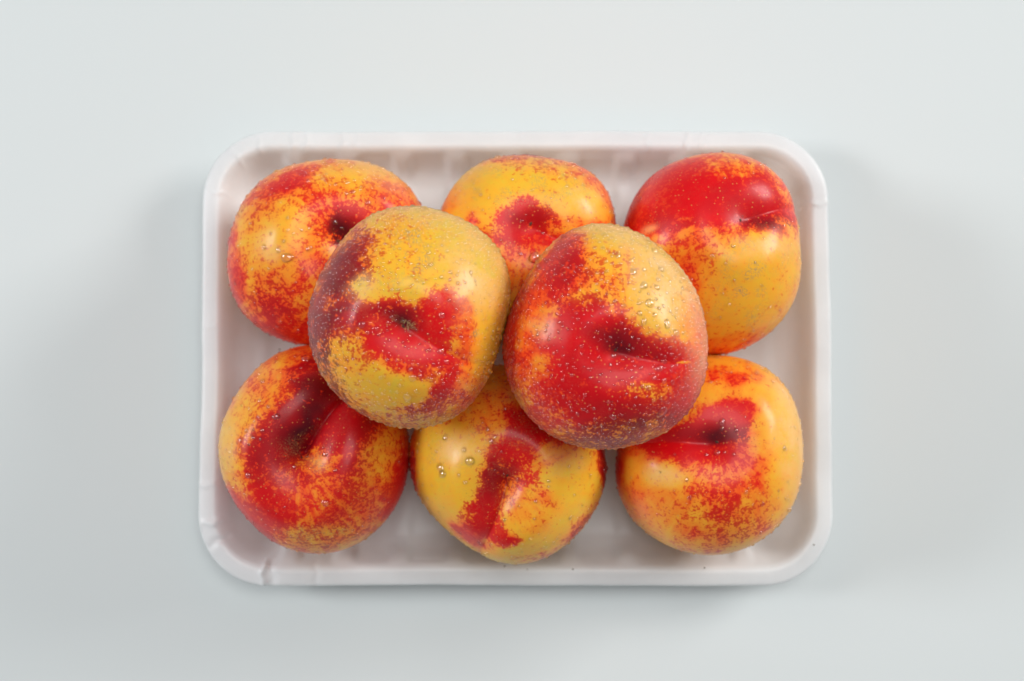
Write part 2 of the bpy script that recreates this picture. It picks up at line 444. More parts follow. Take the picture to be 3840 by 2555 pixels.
# ------------------------------------------------------------------ nectarines
# plan data in millimetres: outline radius by angle, stem pit, end of the seam groove,
# pigment and painted sheen patches (channel, x, y, rx, ry, turn, value, softness), larger water drops (x, y, diameter)
FRUIT = {
'A': dict(loc=(-66.04,35.59,35.00), outline=[(0, 35.3), (26, 37.07), (46, 35.63), (61, 34.67), (82, 32.22), (110, 31.21), (130, 32.32), (152, 31.6), (184, 32.7), (205, 33.61), (221, 34.05), (237, 33.61), (258, 32.27), (290, 31.93), (330, 33.13)],
 pit=(6.29, 4.51), groove=(19.02, -5.57), shape={'rz': 30.5, 'cav': 5.0, 'wc': 0.3, 'grv': 2.2, 'wg': 0.2, 'lg': 1.3}, base={'r': 0.26, 'k': 0.1, 'h': 0.6, 'n': 0.05, 'd': 0.25},
 patches=[('r', -14.6, 6.92, 12.49, 11.04, 0, 0.1, 0.7875), ('h', -14.6, 6.92, 12.49, 11.04, 0, 0.5, 0.7875), ('r', -10.76, 23.72, 12.49, 3.6, 25, 0.66, 0.7875),
  ('h', -10.76, 23.72, 12.49, 3.6, 25, 0.8, 0.7875), ('r', -20.84, 17.48, 5.76, 5.76, 50, 0.4, 0.7875), ('r', -0.19, 17.48, 7.2, 4.32, 0, 0.48, 0.7875),
  ('h', -0.19, 17.48, 7.2, 4.32, 0, 0.8, 0.7875), ('r', 11.33, 25.16, 13.45, 5.28, 0, 0.16, 0.7875), ('h', 11.33, 25.16, 13.45, 5.28, 0, 0.5, 0.7875),
  ('d', 11.33, 25.16, 13.45, 5.28, 0, 0.8, 0.7875), ('r', 24.78, 16.04, 9.6, 6.24, -20, 0.42, 0.7875), ('h', 24.78, 16.04, 9.6, 6.24, -20, 0.75, 0.7875),
  ('r', 8.45, 12.68, 8.16, 3.36, 0, 0.6, 0.7875), ('r', 7.49, 9.32, 7.2, 4.8, 20, 0.97, 0.7875), ('k', 7.49, 9.32, 7.2, 4.8, 20, 0.6, 0.7875),
  ('k', 6.05, 6.43, 4.32, 4.8, 0, 1.0, 0.7875), ('r', 6.05, 6.43, 4.32, 4.8, 0, 1.0, 0.7875), ('r', -0.67, 4.99, 5.28, 2.88, 10, 0.55, 0.7875),
  ('r', -1.15, 10.76, 4.32, 2.88, 0, 0.6, 0.7875), ('r', -6.92, -19.5, 18.25, 11.04, 0, 0.42, 0.7875), ('h', -6.92, -19.5, 18.25, 11.04, 0, 0.7, 0.7875),
  ('r', -19.4, -17.58, 6.72, 7.68, 30, 0.6, 0.7875), ('k', -19.4, -17.58, 6.72, 7.68, 30, 0.35, 0.7875), ('r', -10.76, -26.7, 14.41, 4.32, -15, 0.6, 0.7875),
  ('h', -10.76, -26.7, 14.41, 4.32, -15, 0.9, 0.7875), ('r', -28.52, -12.77, 2.88, 10.56, -10, 0.55, 0.7875), ('h', -28.52, -12.77, 2.88, 10.56, -10, 0.9, 0.7875),
  ('r', -31.41, 2.59, 2.88, 12.49, 5, 0.5, 0.7875), ('h', -31.41, 2.59, 2.88, 12.49, 5, 1.0, 0.7875), ('h', -4.99, -0.77, 5.76, 4.32, 0, 0.85, 0.7875),
  ('r', -4.99, -0.77, 5.76, 4.32, 0, 0.25, 0.7875), ('r', -2.11, -5.57, 5.76, 4.8, 0, 0.45, 0.7875), ('n', 0.77, 0.67, 2.88, 1.92, 0, 0.6, 0.7875),
  ('b', -16.52, 1.15, 4.32, 3.36, 0, 0.6, 0.7875), ('b', 17.58, 26.6, 9.6, 4.8, -30, 0.35, 0.7875)],
 drops=[(-11.96, -1.82, 3.6), (-14.69, 0.43, 2.02), (-19.16, 1.39, 1.92), (-12.92, 3.46, 1.44), (-4.51, 1.39, 1.92), (3.65, 22.28, 1.34),
  (7.97, 22.76, 1.73), (7.49, 18.92, 1.54), (9.89, 19.4, 1.44), (14.45, 16.28, 1.73), (3.89, 9.8, 1.63), (-9.56, 5.71, 1.25),
  (-7.16, 6.92, 1.25), (-4.51, 7.64, 1.15), (-11.72, 10.76, 1.15), (-17.24, 5.71, 1.44), (-17.96, -5.33, 1.15), (-0.19, 23.96, 1.44),
  (-6.92, -5.57, 0.96), (-9.32, -9.65, 0.86)]),
'B': dict(loc=(4.49,38.60,35.00), outline=[(11, 30.4), (22, 31.12), (41, 32.07), (61, 30.78), (89, 30.21), (115, 31.78), (131, 32.69), (160, 32.21), (180, 32.4), (200, 31.93), (230, 30.97), (270, 29.54), (310, 29.54), (340, 30.02)],
 pit=(0.76, 7.34), groove=(10.77, 2.1), shape={'rz': 30.5, 'cav': 4.2, 'wc': 0.3, 'grv': 1.6, 'wg': 0.16, 'lg': 1.2}, base={'r': 0.02, 'k': 0.1, 'h': 0.42, 'n': 0.1, 'd': 0.25},
 patches=[('n', 0.76, 19.25, 20.01, 7.62, 0, 0.55, 0.7875), ('h', 0.76, 19.25, 20.01, 7.62, 0, 0.3, 0.7875), ('r', -0.19, 28.3, 20.49, 2.62, 0, 0.62, 0.7875),
  ('k', -0.19, 28.3, 20.49, 2.62, 0, 0.3, 0.7875), ('r', 5.53, 24.97, 16.68, 2.86, -8, 0.33, 0.7875), ('r', 20.78, 22.59, 9.53, 3.81, -38, 0.36, 0.7875),
  ('h', 20.78, 22.59, 9.53, 3.81, -38, 0.7, 0.7875), ('r', -2.1, 8.29, 10.48, 4.77, -5, 1.0, 0.7875), ('r', -2.1, 12.58, 3.81, 3.34, 0, 0.95, 0.7875),
  ('k', 0.76, 8.29, 6.19, 3.34, 0, 0.55, 0.7875), ('r', -0.67, 2.1, 10.96, 3.81, 0, 0.88, 0.7875), ('r', -1.14, -3.14, 10.48, 3.81, 0, 0.5, 0.7875),
  ('h', -1.14, -3.14, 10.48, 3.81, 0, 0.7, 0.7875), ('h', 5.53, -0.29, 6.19, 2.86, 20, 1.2, 0.7875), ('r', 5.53, -0.29, 6.19, 2.86, 20, 0.4, 0.7875),
  ('r', -1.14, -10.77, 14.3, 7.62, 0, 0.3, 0.7875), ('h', -1.14, -10.77, 14.3, 7.62, 0, 0.8, 0.7875), ('n', -1.14, -10.77, 14.3, 7.62, 0, 0.3, 0.7875),
  ('h', -27.83, 12.1, 4.29, 6.67, -30, 0.85, 0.7875), ('h', 20.78, 6.15, 9.53, 2.86, -5, 1.0, 0.7875), ('r', 20.78, 6.15, 9.53, 2.86, -5, 0.3, 0.7875),
  ('h', 26.97, 10.67, 3.34, 9.53, 10, 0.85, 0.7875), ('r', -18.3, 6.86, 3.34, 2.86, 0, 0.4, 0.7875), ('h', -18.3, 6.86, 3.34, 2.86, 0, 0.8, 0.7875),
  ('h', 16.96, 13.53, 6.67, 3.81, -20, 0.3, 0.7875), ('r', 16.96, 13.53, 6.67, 3.81, -20, 0.03, 0.7875), ('b', 17.44, 13.53, 6.19, 3.81, -20, 0.7, 0.7875)],
 drops=[(1.72, -4.57, 3.81), (-3.05, -3.62, 1.43), (-5.67, 20.68, 1.24), (-15.68, 15.92, 1.52), (-13.06, 14.96, 1.14), (-15.2, 10.91, 1.05),
  (-9.24, 0.91, 1.33), (4.48, 3.43, 1.33), (6.96, 14.49, 0.76), (-2.33, 7.34, 1.14), (0.76, 17.34, 0.95)]),
'C': dict(loc=(67.26,34.99,35.00), outline=[(17, 29.99), (36, 32.64), (55, 34.85), (68, 34.85), (89, 34.32), (108, 34.13), (129, 33.45), (146, 32.78), (164, 31.24), (180, 31.24), (200, 31.72), (230, 33.65), (250, 34.37), (267, 34.94), (288, 34.13), (305, 33.21), (324, 32.4), (342, 31.05), (359, 30.09)],
 pit=(10.38, 12.45), groove=(22.88, 14.85), shape={'rz': 31, 'cav': 3.6, 'wc': 0.26, 'grv': 1.5, 'wg': 0.13, 'lg': 1.0}, base={'r': 0.16, 'k': 0.05, 'h': 0.5, 'n': 0.05, 'd': 0.12},
 patches=[('r', -2.11, 18.46, 26.92, 12.98, -5, 0.58, 0.7875), ('h', -2.11, 18.46, 26.92, 12.98, -5, 0.9, 0.7875), ('r', -4.04, 16.53, 11.06, 9.61, 0, 1.0, 0.7875),
  ('r', -21.82, 14.61, 8.65, 10.57, -15, 0.5, 0.7875), ('h', -21.82, 14.61, 8.65, 10.57, -15, 1.35, 0.7875), ('r', 7.98, 29.99, 18.27, 4.81, -8, 0.42, 0.7875),
  ('h', 7.98, 29.99, 18.27, 4.81, -8, 0.6, 0.7875), ('r', -12.69, 26.63, 9.61, 3.36, 25, 0.62, 0.7875), ('h', -12.69, 26.63, 9.61, 3.36, 25, 1.1, 0.7875),
  ('r', 15.19, 16.53, 12.98, 7.21, 0, 0.93, 0.7875), ('k', 15.19, 16.53, 12.98, 7.21, 0, 0.25, 0.7875), ('r', 16.63, 9.81, 9.13, 2.64, 0, 0.9, 0.7875),
  ('k', 16.63, 9.81, 9.13, 2.64, 0, 0.75, 0.7875), ('r', 23.36, 12.69, 3.36, 5.77, 0, 0.7, 0.7875), ('h', 23.36, 12.69, 3.36, 5.77, 0, 1.0, 0.7875),
  ('r', -8.84, 7.88, 15.86, 3.36, -8, 0.72, 0.7875), ('k', -8.84, 7.88, 15.86, 3.36, -8, 0.2, 0.7875), ('r', -5.0, 4.04, 13.46, 2.88, -8, 0.5, 0.7875),
  ('r', -6.92, -10.38, 5.77, 15.38, 0, 0.42, 0.7875), ('h', -6.92, -10.38, 5.77, 15.38, 0, 0.85, 0.7875), ('r', 0.29, -3.17, 5.77, 8.17, 0, 0.34, 0.7875),
  ('r', 6.54, -30.09, 13.46, 3.36, 10, 0.35, 0.7875), ('h', 6.54, -30.09, 13.46, 3.36, 10, 0.95, 0.7875), ('r', 15.67, -8.94, 13.94, 13.46, 0, -0.12, 0.7875),
  ('n', 15.67, -8.94, 13.94, 13.46, 0, 0.7, 0.7875), ('h', 15.67, -8.94, 13.94, 13.46, 0, 0.4, 0.7875), ('n', 10.86, -11.34, 1.92, 1.2, 20, 1.0, 0.7875),
  ('r', 24.32, 20.38, 2.88, 7.69, 15, 0.4, 0.7875), ('r', -20.38, 7.88, 2.88, 1.44, 20, 0.1, 0.7875), ('r', -8.84, 6.68, 2.4, 1.06, 20, 0.1, 0.7875),
  ('h', 23.84, -15.19, 5.29, 12.5, 15, 0.55, 0.7875), ('r', 23.84, -15.19, 5.29, 12.5, 15, 0.1, 0.7875), ('n', 23.84, -15.19, 5.29, 12.5, 15, 0.1, 0.7875),
  ('b', 17.59, 3.08, 8.65, 4.33, 0, 0.6, 0.7875), ('b', -20.38, 7.88, 2.4, 1.2, 20, 0.7, 0.7875)],
 drops=[(6.78, 2.11, 1.35), (4.13, -3.17, 0.96), (13.84, -2.93, 1.06), (7.26, -8.7, 1.25), (3.65, -12.79, 1.06), (5.82, -16.39, 1.44),
  (16.15, -10.14, 1.06), (13.75, -25.52, 1.73), (10.38, -28.65, 1.63), (2.69, -20.72, 1.35), (0.29, -0.77, 1.35), (18.79, -17.59, 1.15),
  (-1.87, -19.51, 0.87), (-6.92, -8.46, 1.15)]),
'D': dict(loc=(-68.52,-31.90,36.00), outline=[(3, 31.95), (30, 32.57), (60, 34.0), (93, 35.42), (105, 34.61), (123, 33.62), (146, 32.43), (168, 31.86), (184, 32.38), (193, 31.95), (212, 31.71), (236, 32.9), (257, 34.47), (274, 35.14), (287, 35.09), (305, 34.95), (321, 33.9), (342, 32.86)],
 pit=(-5.9, -4.09), groove=(9.32, 16.36), shape={'rz': 31.5, 'cav': 6.0, 'wc': 0.28, 'grv': 6.0, 'wg': 0.19, 'lg': 1.5}, base={'r': 0.34, 'k': 0.1, 'h': 0.7, 'n': 0.08, 'd': 0.15},
 patches=[('r', -23.49, 10.65, 8.08, 15.22, -10, 0.07, 0.7875), ('h', -23.49, 10.65, 8.08, 15.22, -10, 0.5, 0.7875), ('r', -15.88, 25.39, 13.31, 6.18, 30, 0.22, 0.7875),
  ('h', -15.88, 25.39, 13.31, 6.18, 30, 0.7, 0.7875), ('r', -6.85, 31.1, 9.51, 3.8, 10, 0.36, 0.7875), ('h', -6.85, 31.1, 9.51, 3.8, 10, 0.85, 0.7875),
  ('r', -19.21, 17.31, 5.71, 4.75, 30, 0.32, 0.7875), ('r', 3.61, 19.68, 7.61, 8.56, 40, 0.95, 0.7875), ('k', 3.61, 19.68, 7.61, 8.56, 40, 0.5, 0.7875),
  ('r', -0.19, 14.45, 9.51, 9.03, 50, 1.0, 0.7875), ('k', -0.19, 14.45, 9.51, 9.03, 50, 0.8, 0.7875), ('r', -7.8, 3.99, 10.94, 8.56, 10, 1.0, 0.7875),
  ('k', -7.8, 3.99, 10.94, 8.56, 10, 0.6, 0.7875), ('k', 0.76, 9.22, 7.13, 5.23, 50, 1.0, 0.7875), ('r', 0.76, 9.22, 7.13, 5.23, 50, 1.0, 0.7875),
  ('k', -4.94, 1.14, 5.71, 5.23, 45, 1.0, 0.7875), ('r', -4.94, 1.14, 5.71, 5.23, 45, 0.95, 0.7875), ('n', -4.94, 1.14, 5.71, 5.23, 45, 0.4, 0.7875),
  ('r', 10.27, 10.18, 9.03, 8.56, 40, 1.0, 0.7875), ('k', 10.27, 10.18, 9.03, 8.56, 40, 0.4, 0.7875), ('r', 17.4, 10.65, 6.18, 3.8, 20, 0.8, 0.7875),
  ('k', 17.4, 10.65, 6.18, 3.8, 20, 0.3, 0.7875), ('r', 6.94, 3.04, 7.13, 5.23, 20, 0.9, 0.7875), ('k', 6.94, 3.04, 7.13, 5.23, 20, 0.35, 0.7875),
  ('r', -13.98, -2.19, 5.71, 5.23, 0, 0.8, 0.7875), ('k', -13.98, -2.19, 5.71, 5.23, 0, 0.4, 0.7875), ('r', 0.29, -3.61, 5.23, 3.8, 30, 0.4, 0.7875),
  ('n', 0.29, -3.61, 5.23, 3.8, 30, 0.6, 0.7875), ('k', 0.29, -3.61, 5.23, 3.8, 30, 0.4, 0.7875), ('r', -7.8, -8.37, 10.94, 2.85, 0, 0.68, 0.7875),
  ('k', -7.8, -8.37, 10.94, 2.85, 0, 0.3, 0.7875), ('r', 10.27, -5.04, 6.18, 4.28, 0, 0.8, 0.7875), ('k', 10.27, -5.04, 6.18, 4.28, 0, 0.3, 0.7875),
  ('r', 0.76, -19.78, 22.82, 11.41, 0, 0.48, 0.7875), ('h', 0.76, -19.78, 22.82, 11.41, 0, 0.8, 0.7875), ('r', -14.93, -19.3, 7.61, 8.08, -30, 0.66, 0.7875),
  ('r', 29.29, -16.45, 4.28, 12.84, -15, 0.85, 0.7875), ('h', 29.29, -16.45, 4.28, 12.84, -15, 1.2, 0.7875), ('r', 21.68, -3.14, 6.18, 9.03, 0, 0.32, 0.7875),
  ('h', 21.68, -3.14, 6.18, 9.03, 0, 0.6, 0.7875), ('r', 1.71, -29.29, 18.07, 4.28, 5, 0.4, 0.7875), ('n', 1.71, -29.29, 18.07, 4.28, 5, 0.6, 0.7875),
  ('k', 1.71, -29.29, 18.07, 4.28, 5, 0.3, 0.7875), ('h', 1.71, -29.29, 18.07, 4.28, 5, 0.5, 0.7875), ('r', -22.06, -23.11, 2.85, 12.84, -140, 0.82, 0.7875),
  ('h', -22.06, -23.11, 2.85, 12.84, -140, 1.3, 0.7875), ('h', -30.62, -0.76, 2.85, 9.51, 0, 0.4, 0.7875), ('r', -30.62, -0.76, 2.85, 9.51, 0, 0.05, 0.7875),
  ('b', -29.19, -1.71, 3.33, 9.51, 0, 0.45, 0.7875), ('b', 0.76, -4.56, 3.33, 2.85, 0, 0.4, 0.7875)],
 drops=[(-2.95, 29.67, 3.57), (-12.08, 10.65, 2.38), (-17.55, 15.64, 1.33), (-19.45, 8.99, 1.14), (-17.78, 10.18, 1.14), (-19.45, 3.76, 1.33),
  (-16.59, 5.9, 1.43), (-19.3, 6.37, 1.14), (-20.87, 1.38, 1.05), (-17.31, 3.28, 1.14), (-21.59, 6.13, 1.62), (-23.73, 2.57, 1.71),
  (-14.93, 13.5, 1.33), (3.61, -1.47, 1.9), (-2.09, -2.09, 1.24), (3.61, -16.93, 2.38), (-6.37, -5.75, 1.62), (-17.07, 21.82, 1.9),
  (6.7, -6.94, 1.43), (-21.11, -8.37, 1.9)]),
'E': dict(loc=(-2.50,-37.18,36.00), outline=[(7, 33.02), (40, 32.74), (65, 33.21), (93, 34.1), (130, 34.15), (162, 34.15), (173, 33.63), (195, 32.36), (212, 31.42), (228, 30.33), (249, 30.62), (267, 33.3), (279, 33.68), (297, 32.59), (317, 33.07), (335, 33.07), (355, 32.92)],
 pit=(-0.89, -4.52), groove=(-6.31, -21.95), shape={'rz': 31.5, 'cav': 5.0, 'wc': 0.24, 'grv': 3.2, 'wg': 0.13, 'lg': 1.2}, base={'r': -0.05, 'k': 0.1, 'h': 0.3, 'n': 0.15, 'd': 0.4},
 patches=[('r', -3.96, 19.03, 24.49, 10.83, 0, 0.25, 0.7875), ('h', -3.96, 19.03, 24.49, 10.83, 0, 0.75, 0.7875), ('n', -3.96, 19.03, 24.49, 10.83, 0, 0.35, 0.7875),
  ('r', 8.29, 10.55, 9.42, 5.65, -30, 0.78, 0.7875), ('h', 8.29, 10.55, 9.42, 5.65, -30, 1.0, 0.7875), ('r', 17.24, 8.67, 5.65, 2.83, -10, 0.6, 0.7875),
  ('h', 17.24, 8.67, 5.65, 2.83, -10, 0.9, 0.7875), ('r', 3.11, 3.01, 9.42, 5.65, -10, 0.95, 0.7875), ('r', -2.07, -2.64, 6.59, 4.24, 0, 1.0, 0.7875),
  ('k', -2.07, -2.64, 6.59, 4.24, 0, 0.6, 0.7875), ('r', -5.84, -8.29, 7.07, 5.65, 50, 1.0, 0.7875), ('k', -5.84, -8.29, 7.07, 5.65, 50, 0.6, 0.7875),
  ('r', -8.67, -15.36, 6.59, 6.12, 40, 1.0, 0.7875), ('k', -8.67, -15.36, 6.59, 6.12, 40, 0.2, 0.7875), ('r', -7.72, -20.07, 5.18, 3.3, 0, 1.0, 0.7875),
  ('r', -1.6, -24.3, 5.65, 3.53, -10, 1.0, 0.7875), ('r', -11.49, -23.83, 8.48, 2.59, -30, 0.5, 0.7875), ('h', -11.49, -23.83, 8.48, 2.59, -30, 1.3, 0.7875),
  ('r', 6.88, -3.11, 4.24, 4.24, 0, 0.85, 0.7875), ('r', 1.22, -10.65, 2.12, 6.59, 8, 0.3, 0.7875), ('h', 1.22, -10.65, 2.12, 6.59, 8, 0.55, 0.7875),
  ('n', 1.22, -10.65, 2.12, 6.59, 8, 0.5, 0.7875), ('r', 3.58, -10.17, 2.83, 5.18, 0, 0.5, 0.7875), ('h', 3.58, -10.17, 2.83, 5.18, 0, 0.8, 0.7875),
  ('r', 10.17, -11.59, 4.24, 3.3, 0, 0.42, 0.7875), ('h', 10.17, -11.59, 4.24, 3.3, 0, 0.8, 0.7875), ('h', 6.41, -16.3, 7.07, 6.12, 0, 0.75, 0.7875),
  ('r', 6.41, -16.3, 7.07, 6.12, 0, 0.2, 0.7875), ('h', 13.94, 3.01, 6.59, 3.77, 0, 0.8, 0.7875), ('r', 13.94, 3.01, 6.59, 3.77, 0, 0.2, 0.7875),
  ('r', 32.31, -3.58, 2.12, 13.19, 5, 0.97, 0.7875), ('k', 32.31, -3.58, 2.12, 13.19, 5, 0.5, 0.7875), ('r', 25.25, -18.65, 2.83, 10.83, -40, 0.5, 0.7875),
  ('k', 25.25, -18.65, 2.83, 10.83, -40, 0.3, 0.7875), ('h', 25.25, -18.65, 2.83, 10.83, -40, 0.6, 0.7875), ('r', 10.17, -29.96, 11.78, 2.83, 10, 0.35, 0.7875),
  ('n', 10.17, -29.96, 11.78, 2.83, 10, 0.4, 0.7875), ('r', -32.22, -0.75, 2.12, 10.36, 0, 0.6, 0.7875), ('h', -32.22, -0.75, 2.12, 10.36, 0, 1.0, 0.7875),
  ('k', -32.22, -0.75, 2.12, 10.36, 0, 0.4, 0.7875), ('h', -19.03, 4.9, 8.48, 6.12, 0, 0.22, 0.7875), ('n', -19.03, 4.9, 8.48, 6.12, 0, 0.5, 0.7875),
  ('b', -16.67, 5.84, 7.07, 4.71, 0, 0.7, 0.7875), ('b', 17.71, 1.13, 5.65, 3.77, 0, 0.5, 0.7875)],
 drops=[(-20.44, 8.9, 2.17), (-14.41, 4.52, 1.88), (-12.53, 0.89, 2.92), (-5.84, 7.25, 1.88), (-4.43, 8.67, 1.22), (-7.02, 11.49, 1.41),
  (-21.86, -0.75, 3.3), (-21.38, -3.11, 2.83), (-16.2, -3.58, 1.41), (-13.61, -5.46, 1.41), (19.5, -0.75, 1.22), (2.87, -4.76, 1.32),
  (-1.6, -17.71, 1.41), (19.83, -17.24, 1.6), (11.59, -26.9, 1.88), (-23.27, 4.43, 1.41), (-9.61, 4.43, 1.13), (8.29, -17.24, 1.13),
  (6.88, -23.83, 1.41), (-1.6, -3.11, 1.04)]),
'F': dict(loc=(65.26,-33.66,36.00), outline=[(7, 31.9), (27, 33.95), (43, 35.32), (58, 35.51), (73, 34.8), (89, 33.95), (120, 33.28), (150, 31.38), (177, 30.67), (187, 31.76), (205, 33.28), (225, 33.95), (247, 33.99), (267, 34.33), (292, 33.66), (312, 33.42), (331, 32.52), (350, 31.9)],
 pit=(3.14, 4.71), groove=(-17.31, 3.52), shape={'rz': 31, 'cav': 3.2, 'wc': 0.3, 'grv': 1.4, 'wg': 0.18, 'lg': 1.2}, base={'r': -0.05, 'k': 0.05, 'h': 0.58, 'n': 0.0, 'd': 0.25},
 patches=[('r', 7.89, 24.91, 13.31, 4.52, 0, 0.45, 0.7875), ('h', 7.89, 24.91, 13.31, 4.52, 0, 0.9, 0.7875), ('r', 4.09, 10.65, 10.46, 6.66, 0, 0.92, 0.7875),
  ('r', 10.74, 14.45, 6.66, 3.8, 0, 0.6, 0.7875), ('h', 10.74, 14.45, 6.66, 3.8, 0, 1.0, 0.7875), ('r', -14.45, 3.04, 12.36, 4.28, 0, 0.95, 0.7875),
  ('h', -14.45, 3.04, 12.36, 4.28, 0, 1.2, 0.7875), ('r', 2.66, 6.37, 11.41, 2.85, 0, 1.0, 0.7875), ('k', 2.66, 6.37, 11.41, 2.85, 0, 0.6, 0.7875),
  ('k', 4.09, 5.66, 5.23, 1.66, 0, 0.85, 0.7875), ('r', 3.14, -1.71, 12.36, 5.23, 0, 0.8, 0.7875), ('h', 3.14, -1.71, 12.36, 5.23, 0, 0.9, 0.7875),
  ('r', 3.14, -10.27, 14.26, 7.13, 0, 0.42, 0.7875), ('h', 3.14, -10.27, 14.26, 7.13, 0, 0.7, 0.7875), ('r', 4.56, -19.3, 12.84, 6.18, 0, 0.6, 0.7875),
  ('k', 4.56, -19.3, 12.84, 6.18, 0, 0.25, 0.7875), ('r', 9.32, -25.96, 13.79, 4.04, 12, 0.5, 0.7875), ('k', 9.32, -25.96, 13.79, 4.04, 12, 0.35, 0.7875),
  ('r', 16.45, -4.56, 6.18, 10.46, -5, 0.32, 0.7875), ('h', 16.45, -4.56, 6.18, 10.46, -5, 1.0, 0.7875), ('r', -4.47, -25.01, 7.61, 4.75, -25, 0.35, 0.7875),
  ('h', -4.47, -25.01, 7.61, 4.75, -25, 0.8, 0.7875), ('h', -20.63, -13.12, 9.51, 9.51, 0, 0.95, 0.7875), ('r', -20.63, -13.12, 9.51, 9.51, 0, 0.2, 0.7875),
  ('r', -15.4, -6.94, 6.18, 3.8, 0, 0.1, 0.7875), ('h', -15.4, -6.94, 6.18, 3.8, 0, 0.4, 0.7875), ('h', -30.14, -3.14, 2.14, 10.46, 0, 1.3, 0.7875),
  ('r', -30.14, -3.14, 2.14, 10.46, 0, 0.3, 0.7875), ('h', -25.86, 0.67, 5.71, 2.38, 0, 1.05, 0.7875), ('r', -25.86, 0.67, 5.71, 2.38, 0, 0.2, 0.7875),
  ('h', 26.43, 3.99, 7.13, 26.62, 5, 0.45, 0.7875), ('r', 26.43, 3.99, 7.13, 26.62, 5, -0.15, 0.7875), ('h', -13.5, -30.24, 16.64, 2.85, -20, 0.6, 0.7875),
  ('b', 28.81, 6.37, 5.23, 22.82, 5, 0.8, 0.7875), ('b', -15.4, -6.94, 5.23, 2.85, 0, 0.6, 0.7875), ('b', -23.01, -22.15, 9.51, 9.51, 0, 0.25, 0.7875)],
 drops=[(16.21, 26.58, 2.14), (9.08, 29.19, 1.05), (0.76, 23.49, 1.33), (24.53, 1.85, 2.19), (27.15, 21.82, 1.52), (4.8, 10.17, 2.38),
  (4.56, 8.27, 1.71), (8.84, 7.8, 1.43), (2.66, 0.43, 2.14), (-0.43, -0.05, 1.43), (8.13, -0.29, 1.33), (5.28, 0.43, 1.24),
  (-5.9, -14.07, 1.62), (17.4, -15.97, 1.43), (-7.08, -8.37, 1.24), (12.17, -12.17, 1.43), (30.71, 11.13, 1.43)]),
'L': dict(loc=(-32.69,9.02,82.70), outline=[(13, 31.34), (26, 33.46), (40, 34.13), (56, 33.94), (72, 34.03), (86, 34.37), (104, 33.36), (122, 32.02), (141, 30.67), (163, 29.9), (187, 30.72), (202, 32.26), (220, 32.78), (239, 32.93), (257, 33.89), (273, 34.47), (293, 33.12), (310, 32.16), (325, 30.81), (341, 28.36), (356, 29.23)],
 pit=(-2.36, -3.17), groove=(14.23, -11.34), shape={'rz': 31.5, 'cav': 3.8, 'wc': 0.22, 'grv': 1.3, 'wg': 0.12, 'lg': 0.9}, base={'r': 0.1, 'k': 0.1, 'h': 0.34, 'n': 0.1, 'd': 0.35},
 patches=[('n', -0.19, 20.38, 14.42, 10.09, 0, 0.85, 0.7875), ('r', -0.19, 20.38, 14.42, 10.09, 0, 0.12, 0.7875), ('h', -0.19, 20.38, 14.42, 10.09, 0, 0.32, 0.7875),
  ('r', -8.85, 27.11, 9.61, 4.33, 30, 0.3, 0.7875), ('n', -8.85, 27.11, 9.61, 4.33, 30, 0.3, 0.7875), ('r', 20.0, 12.69, 11.54, 15.86, 10, -0.15, 0.7875),
  ('n', 20.0, 12.69, 11.54, 15.86, 10, 0.06, 0.7875), ('h', 20.0, 12.69, 11.54, 15.86, 10, 0.22, 0.7875), ('r', 12.79, 9.81, 5.77, 4.33, 0, 0.2, 0.7875),
  ('h', 12.79, 9.81, 5.77, 4.33, 0, 0.35, 0.7875), ('r', -15.58, 18.94, 5.29, 6.25, 0, 0.72, 0.7875), ('k', -15.58, 18.94, 5.29, 6.25, 0, 0.6, 0.7875),
  ('r', -22.79, 10.77, 6.25, 11.06, -20, 0.97, 0.7875), ('k', -22.79, 10.77, 6.25, 11.06, -20, 0.75, 0.7875), ('r', -17.5, 11.25, 5.77, 3.36, -10, 0.97, 0.7875),
  ('k', -17.5, 11.25, 5.77, 3.36, -10, 0.75, 0.7875), ('r', -25.67, -3.17, 5.77, 11.54, 0, 0.97, 0.7875), ('k', -25.67, -3.17, 5.77, 11.54, 0, 0.75, 0.7875),
  ('r', -18.46, 2.12, 5.29, 5.29, 0, 0.85, 0.7875), ('k', -18.46, 2.12, 5.29, 5.29, 0, 0.7, 0.7875), ('r', -25.19, -13.27, 5.29, 8.17, 0, 0.66, 0.7875),
  ('k', -25.19, -13.27, 5.29, 8.17, 0, 0.85, 0.7875), ('r', -21.34, -21.92, 5.29, 8.17, 20, 0.62, 0.7875), ('k', -21.34, -21.92, 5.29, 8.17, 20, 0.85, 0.7875),
  ('r', -15.58, -29.13, 9.13, 2.64, -35, 0.62, 0.7875), ('k', -15.58, -29.13, 9.13, 2.64, -35, 0.6, 0.7875), ('r', -14.13, 8.85, 2.88, 3.36, 20, 0.25, 0.7875),
  ('h', -14.13, 8.85, 2.88, 3.36, 20, 0.1, 0.7875), ('n', -14.13, 8.85, 2.88, 3.36, 20, 0.5, 0.7875), ('r', -3.08, -0.77, 12.02, 5.77, -15, 1.0, 0.7875),
  ('k', -3.08, -0.77, 12.02, 5.77, -15, 0.1, 0.7875), ('k', -3.08, 0.67, 8.65, 2.88, -12, 0.65, 0.7875), ('k', -0.19, -2.21, 5.29, 3.61, 0, 0.8, 0.7875),
  ('r', 9.42, -2.21, 7.21, 8.65, 0, 1.0, 0.7875), ('k', 9.42, -2.21, 7.21, 8.65, 0, 0.0, 0.7875), ('r', -4.52, -7.98, 12.98, 5.29, -12, 1.0, 0.7875),
  ('k', -4.52, -7.98, 12.98, 5.29, -12, 0.1, 0.7875), ('r', 7.02, -12.31, 9.13, 3.36, -25, 0.95, 0.7875), ('r', 10.86, 3.08, 5.29, 2.88, 0, 0.75, 0.7875),
